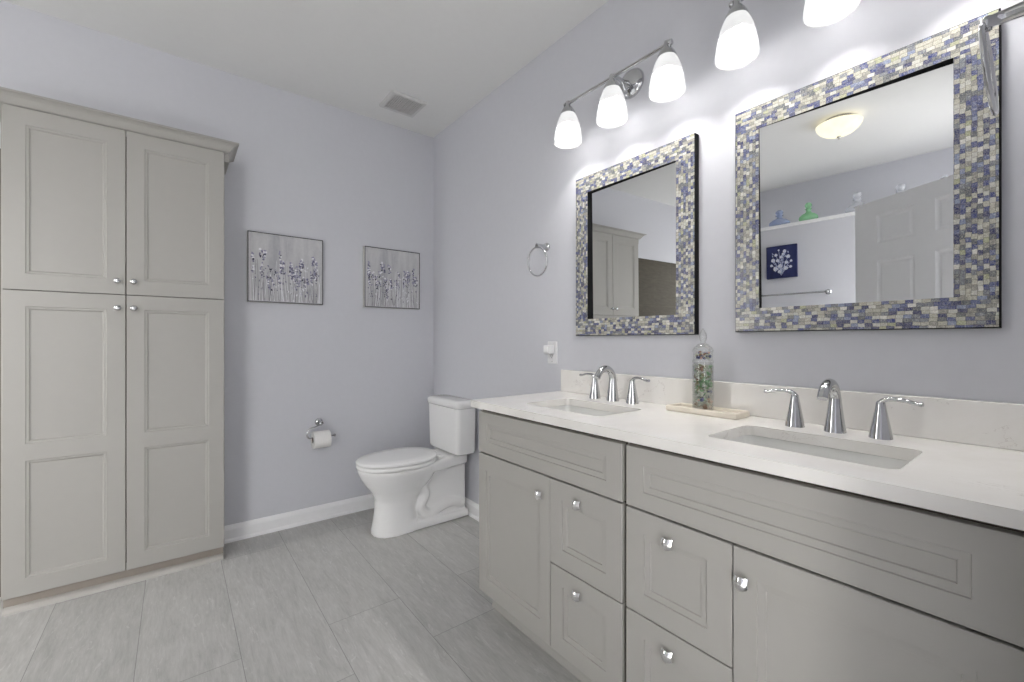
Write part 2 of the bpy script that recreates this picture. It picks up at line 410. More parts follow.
# open six panel door, hinged at the left jamb, seen in the right-hand mirror
hinge, free = Vector((-.180, .030)), Vector((-.717, .741))
dv = (free-hinge).normalized(); nv = Vector((dv.y, -dv.x))
W = .914; TH = .036
def dmap(sign):
    def f(u, v, n):
        p = hinge+dv*u+nv*(sign*(n-TH/2)); return (p.x, p.y, v)
    return f
b = bmesh.new()
cols = ((W-.165-.25, W-.165), (.13, .38)); rows = ((.25, .80), (.93, 1.625), (1.74, 1.93))
dprof = [(0, 0), (.004, .004), (.012, .007), (.02, .008), (.034, .003)]
for sgn in (1, -1):
    Mp = dmap(sgn)
    for c0, c1 in cols:
        lo = 0 if c0 < .3 else .455; hi = .455 if c0 < .3 else W
        V = lambda u, v, n: b.verts.new(Mp(u, v, n)); q = lambda *p: b.faces.new([V(*a) for a in p])
        q((lo, .012, TH), (c0, .012, TH), (c0, 2.03, TH), (lo, 2.03, TH)); q((c1, .012, TH), (hi, .012, TH), (hi, 2.03, TH), (c1, 2.03, TH))
        ed = [.012]+[e for r in rows for e in r]+[2.03]
        for i in range(0, len(ed), 2): q((c0, ed[i], TH), (c1, ed[i], TH), (c1, ed[i+1], TH), (c0, ed[i+1], TH))
        for r0, r1 in rows:
            rs = [[(c0+i, r0+i, TH-d), (c1-i, r0+i, TH-d), (c1-i, r1-i, TH-d), (c0+i, r1-i, TH-d)] for i, d in dprof]
            for A, B in zip(rs, rs[1:]):
                for i in range(4): q(A[i], A[(i+1) % 4], B[(i+1) % 4], B[i])
            q(*rs[-1])
Mp = dmap(1); V = lambda u, v, n: b.verts.new(Mp(u, v, n))
o4 = [(0, .012), (W, .012), (W, 2.03), (0, 2.03)]
for i in range(4):
    p, q_ = o4[i], o4[(i+1) % 4]; b.faces.new([V(*p, 0), V(*q_, 0), V(*q_, TH), V(*p, TH)])
bmesh.ops.remove_doubles(b, verts=b.verts[:], dist=1e-5)
struct('door_1', b, M['white'])

# ------------------------------------------------------------------ linen cabinet
LX0, LX1, LY = -.585, .209, 2.785            # carcass sides and front
lin = thing('linen_cabinet', 'tall greige linen cabinet with four panelled doors against the back wall', 'cabinet', (-.188, 2.88, 0))
lo = Vector(lin.location)
Lm = lambda u, v, n: Vector((u, LY-.0005-n, v))-lo
def lbox(bm, *a, **k):
    x0, x1, y0, y1, z0, z1 = a; box(bm, x0-lo.x, x1-lo.x, y0-lo.y, y1-lo.y, z0, z1, **k)
b = bmesh.new(); lbox(b, LX0, LX1, LY, YA-.001, .068, 2.19, bev=.001)
link('carcass', b, [M['cab']], lin)
b = bmesh.new(); lbox(b, LX0+.03, LX1-.03, LY-.0004, LY+.004, .1, 2.15); link('gap_shade_sheet', b, M['dark'], lin)  # dark sheet standing for shade in the gaps between doors
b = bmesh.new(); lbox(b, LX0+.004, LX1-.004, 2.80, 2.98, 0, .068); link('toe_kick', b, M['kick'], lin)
b = bmesh.new(); loft(b, [[Vector((x, 2.80-d, h))-lo for d, h in ((0, 0), (.03, 0), (.029, .01), (.02, .019), (.004, .024), (0, .024))] for x in (LX0+.006, LX1-.006)])
link('shoe_molding', b, M['shoe'], lin)
lprof = [(0, 0), (.0025, .003), (.010, .0035), (.0125, .0065), (.016, .0085), (.020, .0085)]
def knob_round(parent, p, out):
    b = bmesh.new(); p = Vector(p)
    prof = [(.0065, 0), (.006, .003), (.0042, .006), (.0042, .012), (.008, .015), (.0125, .019), (.0135, .023), (.0115, .027), (.006, .029), (.001, .0295)]
    sx = -1
    lathe(b, [(r, sx*h) for r, h in prof], p, 20, 'y' if out == 'y' else 'x')
    return link('knob', b, M['chrome'], parent, smooth=True, angle=50)
fr = .066
for (u0, u1, side) in ((-.576, -.1868, 1), (-.1832, .206, -1)):
    for (v0, v1, tall) in ((1.3885, 2.171, False), (.071, 1.3855, True)):
        b = bmesh.new()
        pu = (u0+fr, u1-fr)
        if tall: pans = [(pu[0], pu[1], v0+.072, .650), (pu[0], pu[1], .722, v1-.068)]
        else: pans = [(pu[0], pu[1], v0+fr+.004, v1-fr-.004)]
        panel_front(b, Lm, u0, u1, v0, v1, .0205, pans, lprof)
        d = link('door', b, M['cab'], lin)
        ku = u1-.027 if side > 0 else u0+.027
        kv = v1-.062 if tall else v0+.062
        knob_round(d, Lm(ku, kv, .0205), 'y')
# crown moulding, mitred round the front and both ends
b = bmesh.new()
cp = [(.0, 2.1725), (.016, 2.1725), (.026, 2.178), (.034, 2.187), (.044, 2.201), (.054, 2.209), (.064, 2.2125), (.0705, 2.2135), (.0705, 2.2206), (0, 2.2206)]
rings = []
for (sx, sy) in ((LX0, YA-.002), (LX0, LY), (LX1, LY), (LX1, YA-.002)):
    rings.append([Vector(((sx-d*.86) if sx == LX0 else (sx+d*.86), sy if sy > 2.9 else sy-d, h))-lo for d, h in cp])
loft(b, rings)
lbox(b, LX1, LX1+.022, LY-.002, YA-.002, 2.128, 2.1735, bev=.002); lbox(b, LX0-.022, LX0, LY-.002, YA-.002, 2.128, 2.1735, bev=.002)
lbox(b, LX0, LX1, LY, YA-.002, 2.18, 2.2200)
link('crown_molding', b, M['cab'], lin)

# ------------------------------------------------------------------ vanity cabinets
VX = 1.050                                    # carcass front; fronts stand 20 mm proud
vprof = [(0, 0), (.0015, .0035), (.017, .0045), (.019, .008), (.022, .008)]
def vmap(root):
    o = Vector(root.location); return lambda u, v, n: Vector((VX-.0005-n, -u, v))-o      # u = -y
def knob_square(parent, Mp, u, v, n):
    b = bmesh.new()
    pts = [(0, .0055), (.010, .0045), (.0172, .0045)]
    c = [Mp(u, v, n+h) for h, _ in pts]
    rings = [[Mp(u+r*math.cos(a), v+r*math.sin(a), n+h) for a in [2*PI*i/12 for i in range(12)]] for h, r in pts]
    loft(b, rings)
    # cupped square plate
    N = 6; s = .0155
    top = lambda i, j: (u+s*1.05*(2*i/N-1), v+s*.85*(2*j/N-1)-.004*(1-(2*i/N-1)**2)*(1-j/N), n+.021-.009*(2*i/N-1)**2-.005*(2*j/N-1)**2)
    vt = [[b.verts.new(Mp(*top(i, j))) for j in range(N+1)] for i in range(N+1)]
    vb = [[b.verts.new(Mp(top(i, j)[0], top(i, j)[1], top(i, j)[2]-.004)) for j in range(N+1)] for i in range(N+1)]
    for i in range(N):
        for j in range(N):
            b.faces.new((vt[i][j], vt[i+1][j], vt[i+1][j+1], vt[i][j+1])); b.faces.new((vb[i][j], vb[i][j+1], vb[i+1][j+1], vb[i+1][j]))
    for i in range(N):
        b.faces.new((vt[i][0], vb[i][0], vb[i+1][0], vt[i+1][0])); b.faces.new((vt[i][N], vt[i+1][N], vb[i+1][N], vb[i][N]))
        b.faces.new((vt[0][i], vt[0][i+1], vb[0][i+1], vb[0][i])); b.faces.new((vt[N][i], vb[N][i], vb[N][i+1], vt[N][i+1]))
    return link('knob', b, M['knobm'], parent, smooth=True, angle=40)

ZV0 = .105
def vanity(name, label, y_hi, y_lo, fy_hi, fy_lo, split, door_first):
    root = thing(name, label, 'cabinet', (1.31, (y_hi+y_lo)/2, 0), 'vanity base cabinets')
    o = Vector(root.location); Mp = vmap(root)
    b = bmesh.new(); g = .018
    bx = lambda x0, x1, y0, y1, z0, z1: box(b, x0-o.x, x1-o.x, y0-o.y, y1-o.y, z0, z1)
    bx(VX, XB-.004, y_lo, y_lo+g, ZV0, .880); bx(VX, XB-.004, y_hi-g, y_hi, ZV0, .880)      # sides
    bx(VX, XB-.004, y_lo+g, y_hi-g, ZV0, ZV0+g); bx(XB-.012, XB-.004, y_lo+g, y_hi-g, ZV0+g, .88)
    for z0, z1 in ((ZV0+g, ZV0+.03), (.685, .71), (.855, .880)): bx(VX, VX+.02, y_lo+g, y_hi-g, z0, z1)
    link('carcass', b, M['cab'], root)
    b = bmesh.new(); bx(VX-.0004, VX-.0001, y_lo+.0005, y_hi-.006, ZV0+.003, .8825); link('gap_shade_sheet', b, M['dark'], root)  # thin dark sheet over the carcass, painted shade around the fronts
    b = bmesh.new(); bx(1.112, 1.128, y_lo, y_hi, 0, ZV0); link('toe_kick', b, M['cab'], root)
    b = bmesh.new(); loft(b, [[Vector((1.112-d, y, h))-o for d, h in ((0, 0), (.012, 0), (.0115, .008), (.008, .02), (.003, .028), (0, .030))] for y in (y_lo+.002, y_hi-.002)])
    link('shoe_molding', b, M['cab'], root)
    T_ = .020
    def front(nm, ya, yb, z0, z1, ins, knob):
        b = bmesh.new(); u0, u1 = -ya, -yb
        panel_front(b, Mp, u0, u1, z0, z1, T_, [(u0+ins[0], u1-ins[0], z0+ins[1], z1-ins[1])], vprof)
        d = link(nm, b, M['cab'], root)
        if knob: knob_square(d, Mp, -knob[0], knob[1], T_)
    front('false_drawer_front', fy_hi, fy_lo, .697, .868, (.058, .048), None)
    zt, zm, zb = .691, .400, ZV0
    if door_first:
        front('door', fy_hi, split+.0005, zb, zt, (.052, .068), (split+.052, .621))
        front('drawer', split-.0005, fy_lo, zm+.002, zt, (.060, .060), ((split+fy_lo)/2+.022, .641))
        front('drawer', split-.0025, fy_lo, zb, zm-.002, (.060, .060), ((split+fy_lo)/2+.022, .347))
    else:
        front('drawer', fy_hi, split+.0015, zm+.002, zt, (.060, .060), ((split+fy_hi)/2+.016, .636))
        front('drawer', fy_hi, split+.0015, zb, zm-.002, (.060, .060), ((split+fy_hi)/2+.016, .342))
        front('door', split-.0015, fy_lo, zb, zt, (.052, .060), (split-.022, .617))
    return root
vanity('vanity_cabinet', 'greige vanity base cabinet nearer the toilet, single door left of its two drawers', 1.560, .795, 1.556, .8025, 1.1095, True)
vanity('vanity_cabinet', 'greige vanity base cabinet under the right sink, two drawers left of its door', .7945, .030, .7870, .040, .4840, False)

# ------------------------------------------------------------------ countertop with two sink cut-outs
CX0, CX1, CY0, CY1, CZ0, CZ1 = 1.008, XB-.001, YF+.001, 1.588, .8835, .913
sinks = [(1.251, 1.170), (1.251, .405)]; HX, HY, SR = .127, .198, .025
b = bmesh.new()
ys = [CY1, sinks[0][1]+HY+.05, sinks[0][1]-HY-.05, sinks[1][1]+HY+.05, sinks[1][1]-HY-.05, CY0]
V = lambda *p: b.verts.new(p)
K = 6
for z in (CZ0, CZ1):
    for i in (0, 2, 4): b.faces.new([V(CX0, ys[i+1], z), V(CX1, ys[i+1], z), V(CX1, ys[i], z), V(CX0, ys[i], z)])
    for (sx, sy), y1, y0 in ((sinks[0], ys[1], ys[2]), (sinks[1], ys[3], ys[4])):
        hole = rrect(HX, HY, SR, K, (sx, sy)); corners = [(CX1, y1), (CX0, y1), (CX0, y0), (CX1, y0)]
        n = len(hole)
        for q_ in range(4):
            cpt = corners[q_]; seg = hole[q_*(K+1):(q_+1)*(K+1)]
            for i in range(K): b.faces.new([V(*seg[i], z), V(*seg[i+1], z), V(*cpt, z)])
            nx = hole[((q_+1)*(K+1)) % n]; c2 = corners[(q_+1) % 4]
            b.faces.new([V(*seg[-1], z), V(*nx, z), V(*c2, z), V(*cpt, z)])
for (sx, sy) in sinks:
    hole = rrect(HX, HY, SR, K, (sx, sy)); n = len(hole)
    for i in range(n): b.faces.new([V(*hole[i], CZ0), V(*hole[(i+1) % n], CZ0), V(*hole[(i+1) % n], CZ1), V(*hole[i], CZ1)])
for x in (CX0, CX1):
    for ya, yb in zip(ys, ys[1:]): b.faces.new([V(x, ya, CZ0), V(x, yb, CZ0), V(x, yb, CZ1), V(x, ya, CZ1)])
for y in (CY0, CY1): b.faces.new([V(CX0, y, CZ0), V(CX1, y, CZ0), V(CX1, y, CZ1), V(CX0, y, CZ1)])
bmesh.ops.remove_doubles(b, verts=b.verts[:], dist=1e-5)
tag(link('countertop', b, M['quartz']), 'off-white quartz countertop with two rectangular sink cut-outs on the vanity', 'countertop')
b = bmesh.new(); box(b, XB-.021, XB-.001, CY0, CY1, CZ1+.0005, 1.0215, .002)
tag(link('backsplash', b, M['quartz']), 'low off-white quartz backsplash strip standing along the wall behind the faucets', 'backsplash')

# ------------------------------------------------------------------ undermount sinks
sk = thing('sink', 'white rectangular undermount sink nearer the toilet, below the left mirror', 'sink', (1.251, 1.170, .883), 'undermount sinks')
b = bmesh.new()
rs = []
for dx, z, r in ((.022, 0, .030), (.003, -.001, .027), (.0, -.012, .027), (-.004, -.09, .03), (-.010, -.115, .035), (-.022, -.130, .04), (-.05, -.137, .045), (-.09, -.141, .03)):
    rs.append([(x, y, z) for x, y in rrect(HX+dx, HY+dx, r, 6)])
outer = [[(x, y, z) for x, y in rrect(HX+dx, HY+dx, r, 6)] for dx, z, r in ((-.09, -.150, .03), (-.02, -.148, .045), (.006, -.115, .035), (.010, -.01, .03), (.022, -.004, .03))]
loft(b, rs+[[(x, y, -.141) for x, y in rrect(.03, .03, .0299, 6)]]+[[(x, y, -.150) for x, y in rrect(.03, .03, .0299, 6)]]+outer+[rs[0]], False, False)
bmesh.ops.remove_doubles(b, verts=b.verts[:], dist=1e-6)
link('basin', b, M['sinkp'], sk, smooth=True, angle=40)
b = bmesh.new(); lathe(b, [(.029, -.149), (.029, -.140), (.024, -.1385), (.021, -.1405), (.006, -.1405), (.004, -.138), (.0005, -.1375)], (0, 0, 0), 24)
link('drain', b, M['chrome'], sk, smooth=True, angle=50)
dup(sk, (1.251, .405, .883), 'white rectangular undermount sink nearer the camera, below the right mirror')

# ------------------------------------------------------------------ widespread faucets
fa = thing('faucet', 'chrome widespread faucet at the sink nearer the toilet', 'faucet', (1.476, 1.197, CZ1+.0003), 'two handle faucets')
cone = [(.0255, 0), (.0250, .004), (.0225, .02), (.0170, .05), (.0125, .075), (.0105, .088)]
for s in (1, -1):                                              # s=+1: toward the toilet
    b = bmesh.new(); lathe(b, cone+[(.0095, .094), (.006, .0975), (.001, .0985)], (0, s*.1, 0), 28)
    h = link('handle', b, M['chrome'], fa, smooth=True, angle=60)
    b = bmesh.new()
    pth = smooth_path([(0, s*.096, .086), (0, s*.104, .098), (-.002, s*.122, .1045), (-.004, s*.148, .1035), (-.005, s*.172, .0975), (-.006, s*.183, .0985)], 6)
    m = len(pth); rad = [.0098-.0036*(i/m)+(.0012 if i > m-6 else 0) for i in range(m)]
    tube(b, pth, rad, 12, flat=.7); link('lever', b, M['chrome'], h, smooth=True, angle=60)
b = bmesh.new()
lathe(b, [(.0265, 0), (.0260, .004), (.0235, .02), (.0190, .055), (.0155, .085), (.0150, .094)], (0, 0, 0), 28)
link('body', b, M['chrome'], fa, smooth=True, angle=60)
b = bmesh.new()
pth = smooth_path([(0, 0, .086), (-.001, 0, .100), (-.014, 0, .124), (-.038, 0, .1375), (-.066, 0, .135), (-.088, 0, .120), (-.101, 0, .101)], 7)
m = len(pth); tube(b, pth, [.0148-.002*(i/m) for i in range(m)], 20)
link('spout', b, M['chrome'], fa, smooth=True, angle=60)
dup(fa, (1.466, .405, CZ1+.0003), 'chrome widespread faucet at the sink nearer the camera')

# ------------------------------------------------------------------ tray and bottle of sea glass
TY, TX = .786, 1.476
tr = thing('tray', 'cream rectangular stone tray on the countertop between the faucets', 'tray', (TX, TY, CZ1+.0003))
b = bmesh.new()
hx, hy = .052, .128
loft(b, [[(x, y, z) for x, y in rrect(hx+d, hy+d, r, 4)] for d, z, r in ((-.003, 0, .006), (0, .003, .008), (0, .017, .008), (-.002, .0195, .007), (-.010, .0195, .006), (-.012, .0175, .006), (-.014, .009, .006))])
link('tray_body', b, M['tray'], tr)
BX, BY, BZ = 1.484, .801, CZ1+.0098
bo = thing('decorative_bottle', 'tall clear glass jar of coloured sea glass standing on the cream tray', 'jar', (BX, BY, BZ))
b = bmesh.new()
lathe(b, [(.030, 0), (.034, .003), (.0355, .010), (.0355, .155), (.0335, .163), (.0335, .168), (.0300, .168), (.0300, .161), (.0325, .154), (.0325, .010), (.030, .006)], (0, 0, 0), 36)
link('jar_body', b, M['clear'], bo, smooth=True, angle=50)
b = bmesh.new()
lathe(b, [(.0345, .1685), (.0355, .172), (.0345, .176), (.0320, .179), (.0320, .205), (.0345, .208), (.0345, .213), (.030, .222), (.018, .233), (.009, .238), (.0080, .243), (.0125, .252), (.0135, .262), (.0115, .272), (.0070, .281), (.0035, .288), (.0005, .290)], (0, 0, 0), 36)
link('stopper', b, M['clear'], bo, smooth=True, angle=50)
random.seed(5)
b = bmesh.new()
def chip(bm, p, r, mi):
    g = bmesh.ops.create_icosphere(bm, subdivisions=1, radius=1)
    sc = Vector((r*random.uniform(.7, 1.3), r*random.uniform(.7, 1.3), r*random.uniform(.45, .9)))
    rot = Matrix.Rotation(random.uniform(0, 6.28), 3, 'X') @ Matrix.Rotation(random.uniform(0, 6.28), 3, 'Z')
    for v in g['verts']: v.co = Vector(p)+rot @ Vector((v.co.x*sc.x*random.uniform(.8, 1.1), v.co.y*sc.y*random.uniform(.8, 1.1), v.co.z*sc.z))
    for f in {f for v in g['verts'] for f in v.link_faces}: f.material_index = mi
for i in range(300):
    z = .013+.143*i/300; a = random.uniform(0, 6.28); rr = .0252*math.sqrt(random.uniform(.35, 1))
    u = z/.15+random.uniform(-.12, .12)
    pal = [1, 5, 3, 3, 1] if u < .25 else [2, 3, 3, 0, 3] if u < .5 else [0, 0, 0, 3, 4] if u < .75 else [0, 3, 4, 3, 1]
    chip(b, (rr*math.cos(a), rr*math.sin(a), z), random.uniform(.0070, .0105), random.choice(pal))
for i in range(46):
    a = random.uniform(0, 6.28); rr = .0225*math.sqrt(random.uniform(.2, 1))
    chip(b, (rr*math.cos(a), rr*math.sin(a), .185+.018*i/46), random.uniform(.006, .0085), random.choice([5, 2, 1, 2, 3]))
tag(link('sea_glass', b, [M[k] for k in ('sg1', 'sg2', 'sg3', 'sg4', 'sg5', 'sg6')], None, (BX, BY, BZ)),
    'green, brown and blue sea glass pieces filling the clear jar on the tray', 'sea glass', kind='stuff')

# ------------------------------------------------------------------ mosaic mirrors
def mirror(label, yc, zc, yaw, tilt):
    D = .028
    root = thing('wall_mirror', label, 'mirror', (XB-.001, yc, zc), 'mosaic framed mirrors')
    hw, hh, fw = .3075, .379, .0785
    b = bmesh.new()
    V = lambda y, z, x: b.verts.new((x, y, z)); q = lambda mi, *p: setattr(b.faces.new([V(*a) for a in p]), 'material_index', mi)
    e = .0025
    O = [(-hw, -hh), (hw, -hh), (hw, hh), (-hw, hh)]; O2 = [(-hw+e, -hh+e), (hw-e, -hh+e), (hw-e, hh-e), (-hw+e, hh-e)]
    I2 = [(-hw+fw, -hh+fw), (hw-fw, -hh+fw), (hw-fw, hh-fw), (-hw+fw, hh-fw)]
    for i in range(4):
        j = (i+1) % 4
        q(2, (*O[i], 0), (*O[j], 0), (*O[j], -D+e), (*O[i], -D+e)); q(2, (*O[i], -D+e), (*O[j], -D+e), (*O2[j], -D), (*O2[i], -D))
        q(2, (*I2[i], -D), (*I2[j], -D), (*I2[j], -.001), (*I2[i], -.001)); q(2, (*O[i], 0), (*O[j], 0), (*I2[j], -.001), (*I2[i], -.001))
    # mosaic face: top and bottom run full width, sides between
    q(0, (-hw+e, hh-fw, -D), (hw-e, hh-fw, -D), (hw-e, hh-e, -D), (-hw+e, hh-e, -D)); q(0, (-hw+e, -hh+e, -D), (hw-e, -hh+e, -D), (hw-e, -hh+fw, -D), (-hw+e, -hh+fw, -D))
    for s in (1, -1): q(1, (s*(hw-fw), -hh+fw, -D), (s*(hw-e), -hh+fw, -D), (s*(hw-e), hh-fw, -D), (s*(hw-fw), hh-fw, -D))
    link('frame', b, [M['mos_h'], M['mos_v'], M['black']], root)
    b = bmesh.new(); gy, gz = hw-fw-.0006, hh-fw-.0006
    rot = Matrix.Rotation(R(-yaw), 3, 'Z') @ Matrix.Rotation(R(-tilt), 3, 'Y')
    c = Vector((-.0138, 0, 0))
    vs = [b.verts.new(c+rot @ Vector((x, y, z))) for x in (0, .001) for y, z in ((-gy, -gz), (gy, -gz), (gy, gz), (-gy, gz))]
    b.faces.new(vs[:4]); b.faces.new(vs[4:])
    for i in range(4): b.faces.new((vs[i], vs[(i+1) % 4], vs[4+(i+1) % 4], vs[4+i]))
    link('mirror_glass', b, M['mirror'], root)
mirror('mosaic-framed mirror above the sink nearer the toilet, reflecting the linen cabinet', 1.170, 1.571, .9, .4)
mirror('blue and cream mosaic-framed mirror nearer the camera, reflecting a white door', .4075, 1.5785, -2.0, 1.0)

# ------------------------------------------------------------------ vanity lights
vl = thing('vanity_light', 'three-shade chrome vanity light above the left mirror', 'wall light', (XB-.001, 1.167, 2.285), 'chrome vanity lights')
b = bmesh.new(); lathe(b, [(.062, 0), (.062, -.006), (.056, -.016), (.040, -.026), (.018, -.032), (.001, -.033)], (0, 0, 0), 36, 'x'); link('wall_plate', b, M['chrome'], vl, smooth=True, angle=50)
BARX, BARZ = -.135, -.022
b = bmesh.new(); pth = smooth_path([(-.028, 0, -.004), (-.06, 0, -.012), (-.10, 0, -.012), (BARX, 0, BARZ)], 6); tube(b, pth, .0085, 14)
tube(b, [(-.045, 0, -.05), (-.06, 0, -.03), (-.075, 0, -.012)], .006, 10); lathe(b, [(.001, -.060), (.009, -.057), (.010, -.05), (.006, -.044)], (-.045, 0, 0), 14)
link('arm', b, M['chrome'], vl, smooth=True, angle=60)
b = bmesh.new(); tube(b, [(BARX, y, BARZ) for y in (-.268, -.1, .1, .268)], .0065, 14)
for s in (1, -1): lathe(b, [(.0065, s*.262), (.0105, s*.264), (.0115, s*.270), (.0095, s*.276), (.001, s*.278)], (BARX, 0, BARZ), 16, 'y')
link('crossbar', b, M['chrome'], vl, smooth=True, angle=50)
for y in (.255, 0, -.255):
    b = bmesh.new(); lathe(b, [(.010, .010), (.011, .0), (.0125, -.008), (.0175, -.016), (.0265, -.028), (.0335, -.042), (.0340, -.050), (.0315, -.0505), (.001, -.044)], (BARX, y, BARZ), 24)
    link('lamp_holder', b, M['chrome'], vl, smooth=True, angle=50)
    prof = [(.0300, -.046), (.0330, -.050), (.0405, -.064), (.0495, -.088), (.0570, -.118), (.0625, -.148), (.0645, -.172), (.0638, -.181)]
    b = bmesh.new(); lathe(b, prof+[(r-.0035, z) for r, z in prof[::-1]], (BARX, y, BARZ), 36, cap0=False, cap1=False)
    sh = link('lamp_shade', b, M['shade'], vl, smooth=True)
    b = bmesh.new(); lathe(b, [(.001, -.041), (.012, -.043), (.013, -.055), (.016, -.065), (.0255, -.088), (.029, -.105), (.026, -.122), (.014, -.133), (.001, -.136)], (BARX, y, BARZ), 20)
    link('bulb', b, M['bulb'], sh, smooth=True)
v2 = dup(vl, (XB-.001, .405, 2.285), 'three-shade chrome vanity light cut off by the top edge, above the right mirror')

# ------------------------------------------------------------------ ceiling dome light (seen in the right mirror)
dm = thing('ceiling_light', 'alabaster bowl ceiling light seen glowing in the right mirror', 'ceiling light', (-.86, .885, H-.0005))
b = bmesh.new(); lathe(b, [(.09, 0), (.095, -.012), (.085, -.025), (.02, -.03), (.001, -.03)], (0, 0, 0), 32); link('canopy', b, M['chrome'], dm, smooth=True, angle=50)
pr = [(.142, -.035), (.138, -.053), (.122, -.078), (.092, -.102), (.055, -.118), (.02, -.124), (.004, -.1245)]
b = bmesh.new(); lathe(b, pr+[(max(r-.006, .003), z+.005) for r, z in pr[::-1]], (0, 0, 0), 40, cap0=False, cap1=False); link('lamp_shade', b, M['dome'], dm, smooth=True)
b = bmesh.new(); lathe(b, [(.004, -.03), (.004, -.122), (.013, -.124), (.014, -.132), (.006, -.138), (.008, -.144), (.001, -.149)], (0, 0, 0), 16); link('finial', b, M['chrome'], dm, smooth=True, angle=50)

# ------------------------------------------------------------------ ceiling vent
VXc, VYc = 1.185, 2.692
vt = thing('ceiling_vent', 'white slatted exhaust vent in the ceiling corner above the toilet', 'vent', (VXc, VYc, H-.0005))
b = bmesh.new()
hx, hy, m_ = .122, .115, .024
loft(b, [[(x, y, 0) for x, y in rrect(hx, hy, .01, 3)], [(x, y, -.006) for x, y in rrect(hx, hy, .01, 3)], [(x, y, -.012) for x, y in rrect(hx-.006, hy-.006, .008, 3)],
         [(x, y, -.012) for x, y in rrect(hx-m_, hy-m_, .004, 3)], [(x, y, -.001) for x, y in rrect(hx-m_, hy-m_, .004, 3)]], False, False)
link('vent_frame', b, M['vent'], vt)
b = bmesh.new(); box(b, -hx+m_, hx-m_, -hy+m_, hy-m_, -.003, -.001); link('backing', b, M['ventdark'], vt)
for i in range(15):
    x = -hx+m_+(2*hx-2*m_)*(i+.5)/15
    b = bmesh.new(); box(b, x-.0034, x+.0034, -hy+m_, hy-m_, -.011, -.003); link('slat', b, M['vent'], vt)

# ------------------------------------------------------------------ lavender pictures on the back wall
def stroke(bm, pts, wd, y, mi):
    """flat painted stroke in the x-z plane"""
    L = []; n = len(pts)
    for i in range(n):
        a = Vector(pts[max(i-1, 0)]); c = Vector(pts[min(i+1, n-1)]); d = (c-a).normalized(); nn = Vector((-d.y, d.x))
        ww = wd*(1-.5*i/n); p = Vector(pts[i]); L.append(((p+nn*ww), (p-nn*ww)))
    vs = [(bm.verts.new((p.x, y, p.y)), bm.verts.new((q.x, y, q.y))) for p, q in L]
    for (a, b_), (c, d) in zip(vs, vs[1:]): bm.faces.new((a, b_, d, c)).material_index = mi
def blob(bm, x, z, rx, rz, y, mi, rot=0):
    n = 7; vs = []
    for i in range(n):
        a = 2*PI*i/n; k = random.uniform(.7, 1.2); px_, pz_ = rx*k*math.cos(a), rz*k*math.sin(a)
        vs.append(bm.verts.new((x+px_*math.cos(rot)-pz_*math.sin(rot), y, z+px_*math.sin(rot)+pz_*math.cos(rot))))
    bm.faces.new(vs).material_index = mi
def lavender(label, x0, x1, z0, z1, seed):
    random.seed(seed); xc, zc = (x0+x1)/2, (z0+z1)/2; hw, hh = (x1-x0)/2, (z1-z0)/2; D = .036
    root = thing('framed_picture', label, 'picture', (xc, YA-.001, zc), 'lavender field pictures')
    b = bmesh.new(); f = .005
    box(b, -hw, hw, -D, 0, -hh, -hh+f); box(b, -hw, hw, -D, 0, hh-f, hh); box(b, -hw, -hw+f, -D, 0, -hh+f, hh-f); box(b, hw-f, hw, -D, 0, -hh+f, hh-f)
    for fc in b.faces:
        if fc.calc_center_median().y < -D+.0001 or abs(fc.normal.y) > .9: fc.material_index = 1
    link('picture_frame', b, [M['silverframe'], M['frameline']], root)
    b = bmesh.new(); cw, chh, yc = hw-f, hh-f, -D+.003; box(b, -cw, cw, yc, -.002, -chh, chh); cv = link('canvas', b, M['canvas'], root)
    b = bmesh.new(); y = yc-.0006
    for i in range(95):
        x = random.uniform(-cw+.01, cw-.01); top = random.uniform(-.6, .28)*chh; base = -chh+.004
        dx = random.uniform(-.02, .02)
        xe = max(-cw+.006, min(cw-.006, x+dx))
        pts = [(x, base), ((x+xe)/2+random.uniform(-.004, .004), (base+top)/2), (xe, top)]
        stroke(b, [tuple(p) for p in smooth_path(pts, 4)], random.uniform(.0008, .0018), y-.00002*i, random.choice([4, 4, 0, 5, 0]))
    for i in range(34):
        x = random.uniform(-cw+.02, cw-.02); tz = random.uniform(-.35, .55)*chh
        for k in range(random.randint(5, 12)):
            zz = tz-k*.0075
            if zz < -chh+.012: break
            blob(b, max(-cw+.012, min(cw-.012, x+random.uniform(-.007, .007))), zz, random.uniform(.0035, .0085), random.uniform(.0035, .0075), y-.004*.1-.00002*(i+k), random.choice([1, 1, 2, 0, 2, 3] if k > 1 else [1, 0, 1]))
    for i in range(95):
        x = random.uniform(-cw+.015, cw-.015); z = random.uniform(-.8, .1)*chh
        blob(b, x, z, random.uniform(.002, .005), random.uniform(.003, .009), y-.0006-.00001*i, random.choice([0, 0, 1, 2, 2, 3]), random.uniform(-.6, .6))
    link('painted_flowers', b, [M[k] for k in ('p_white', 'p_lil', 'p_pur', 'p_dark', 'p_stem', 'p_stem2')], cv)
lavender('pale lavender flower picture nearest the tall cabinet', .336, .756, 1.400, 1.817, 3)
lavender('pale lavender flower picture nearest the room corner, above the toilet', 1.026, 1.437, 1.401, 1.819, 8)

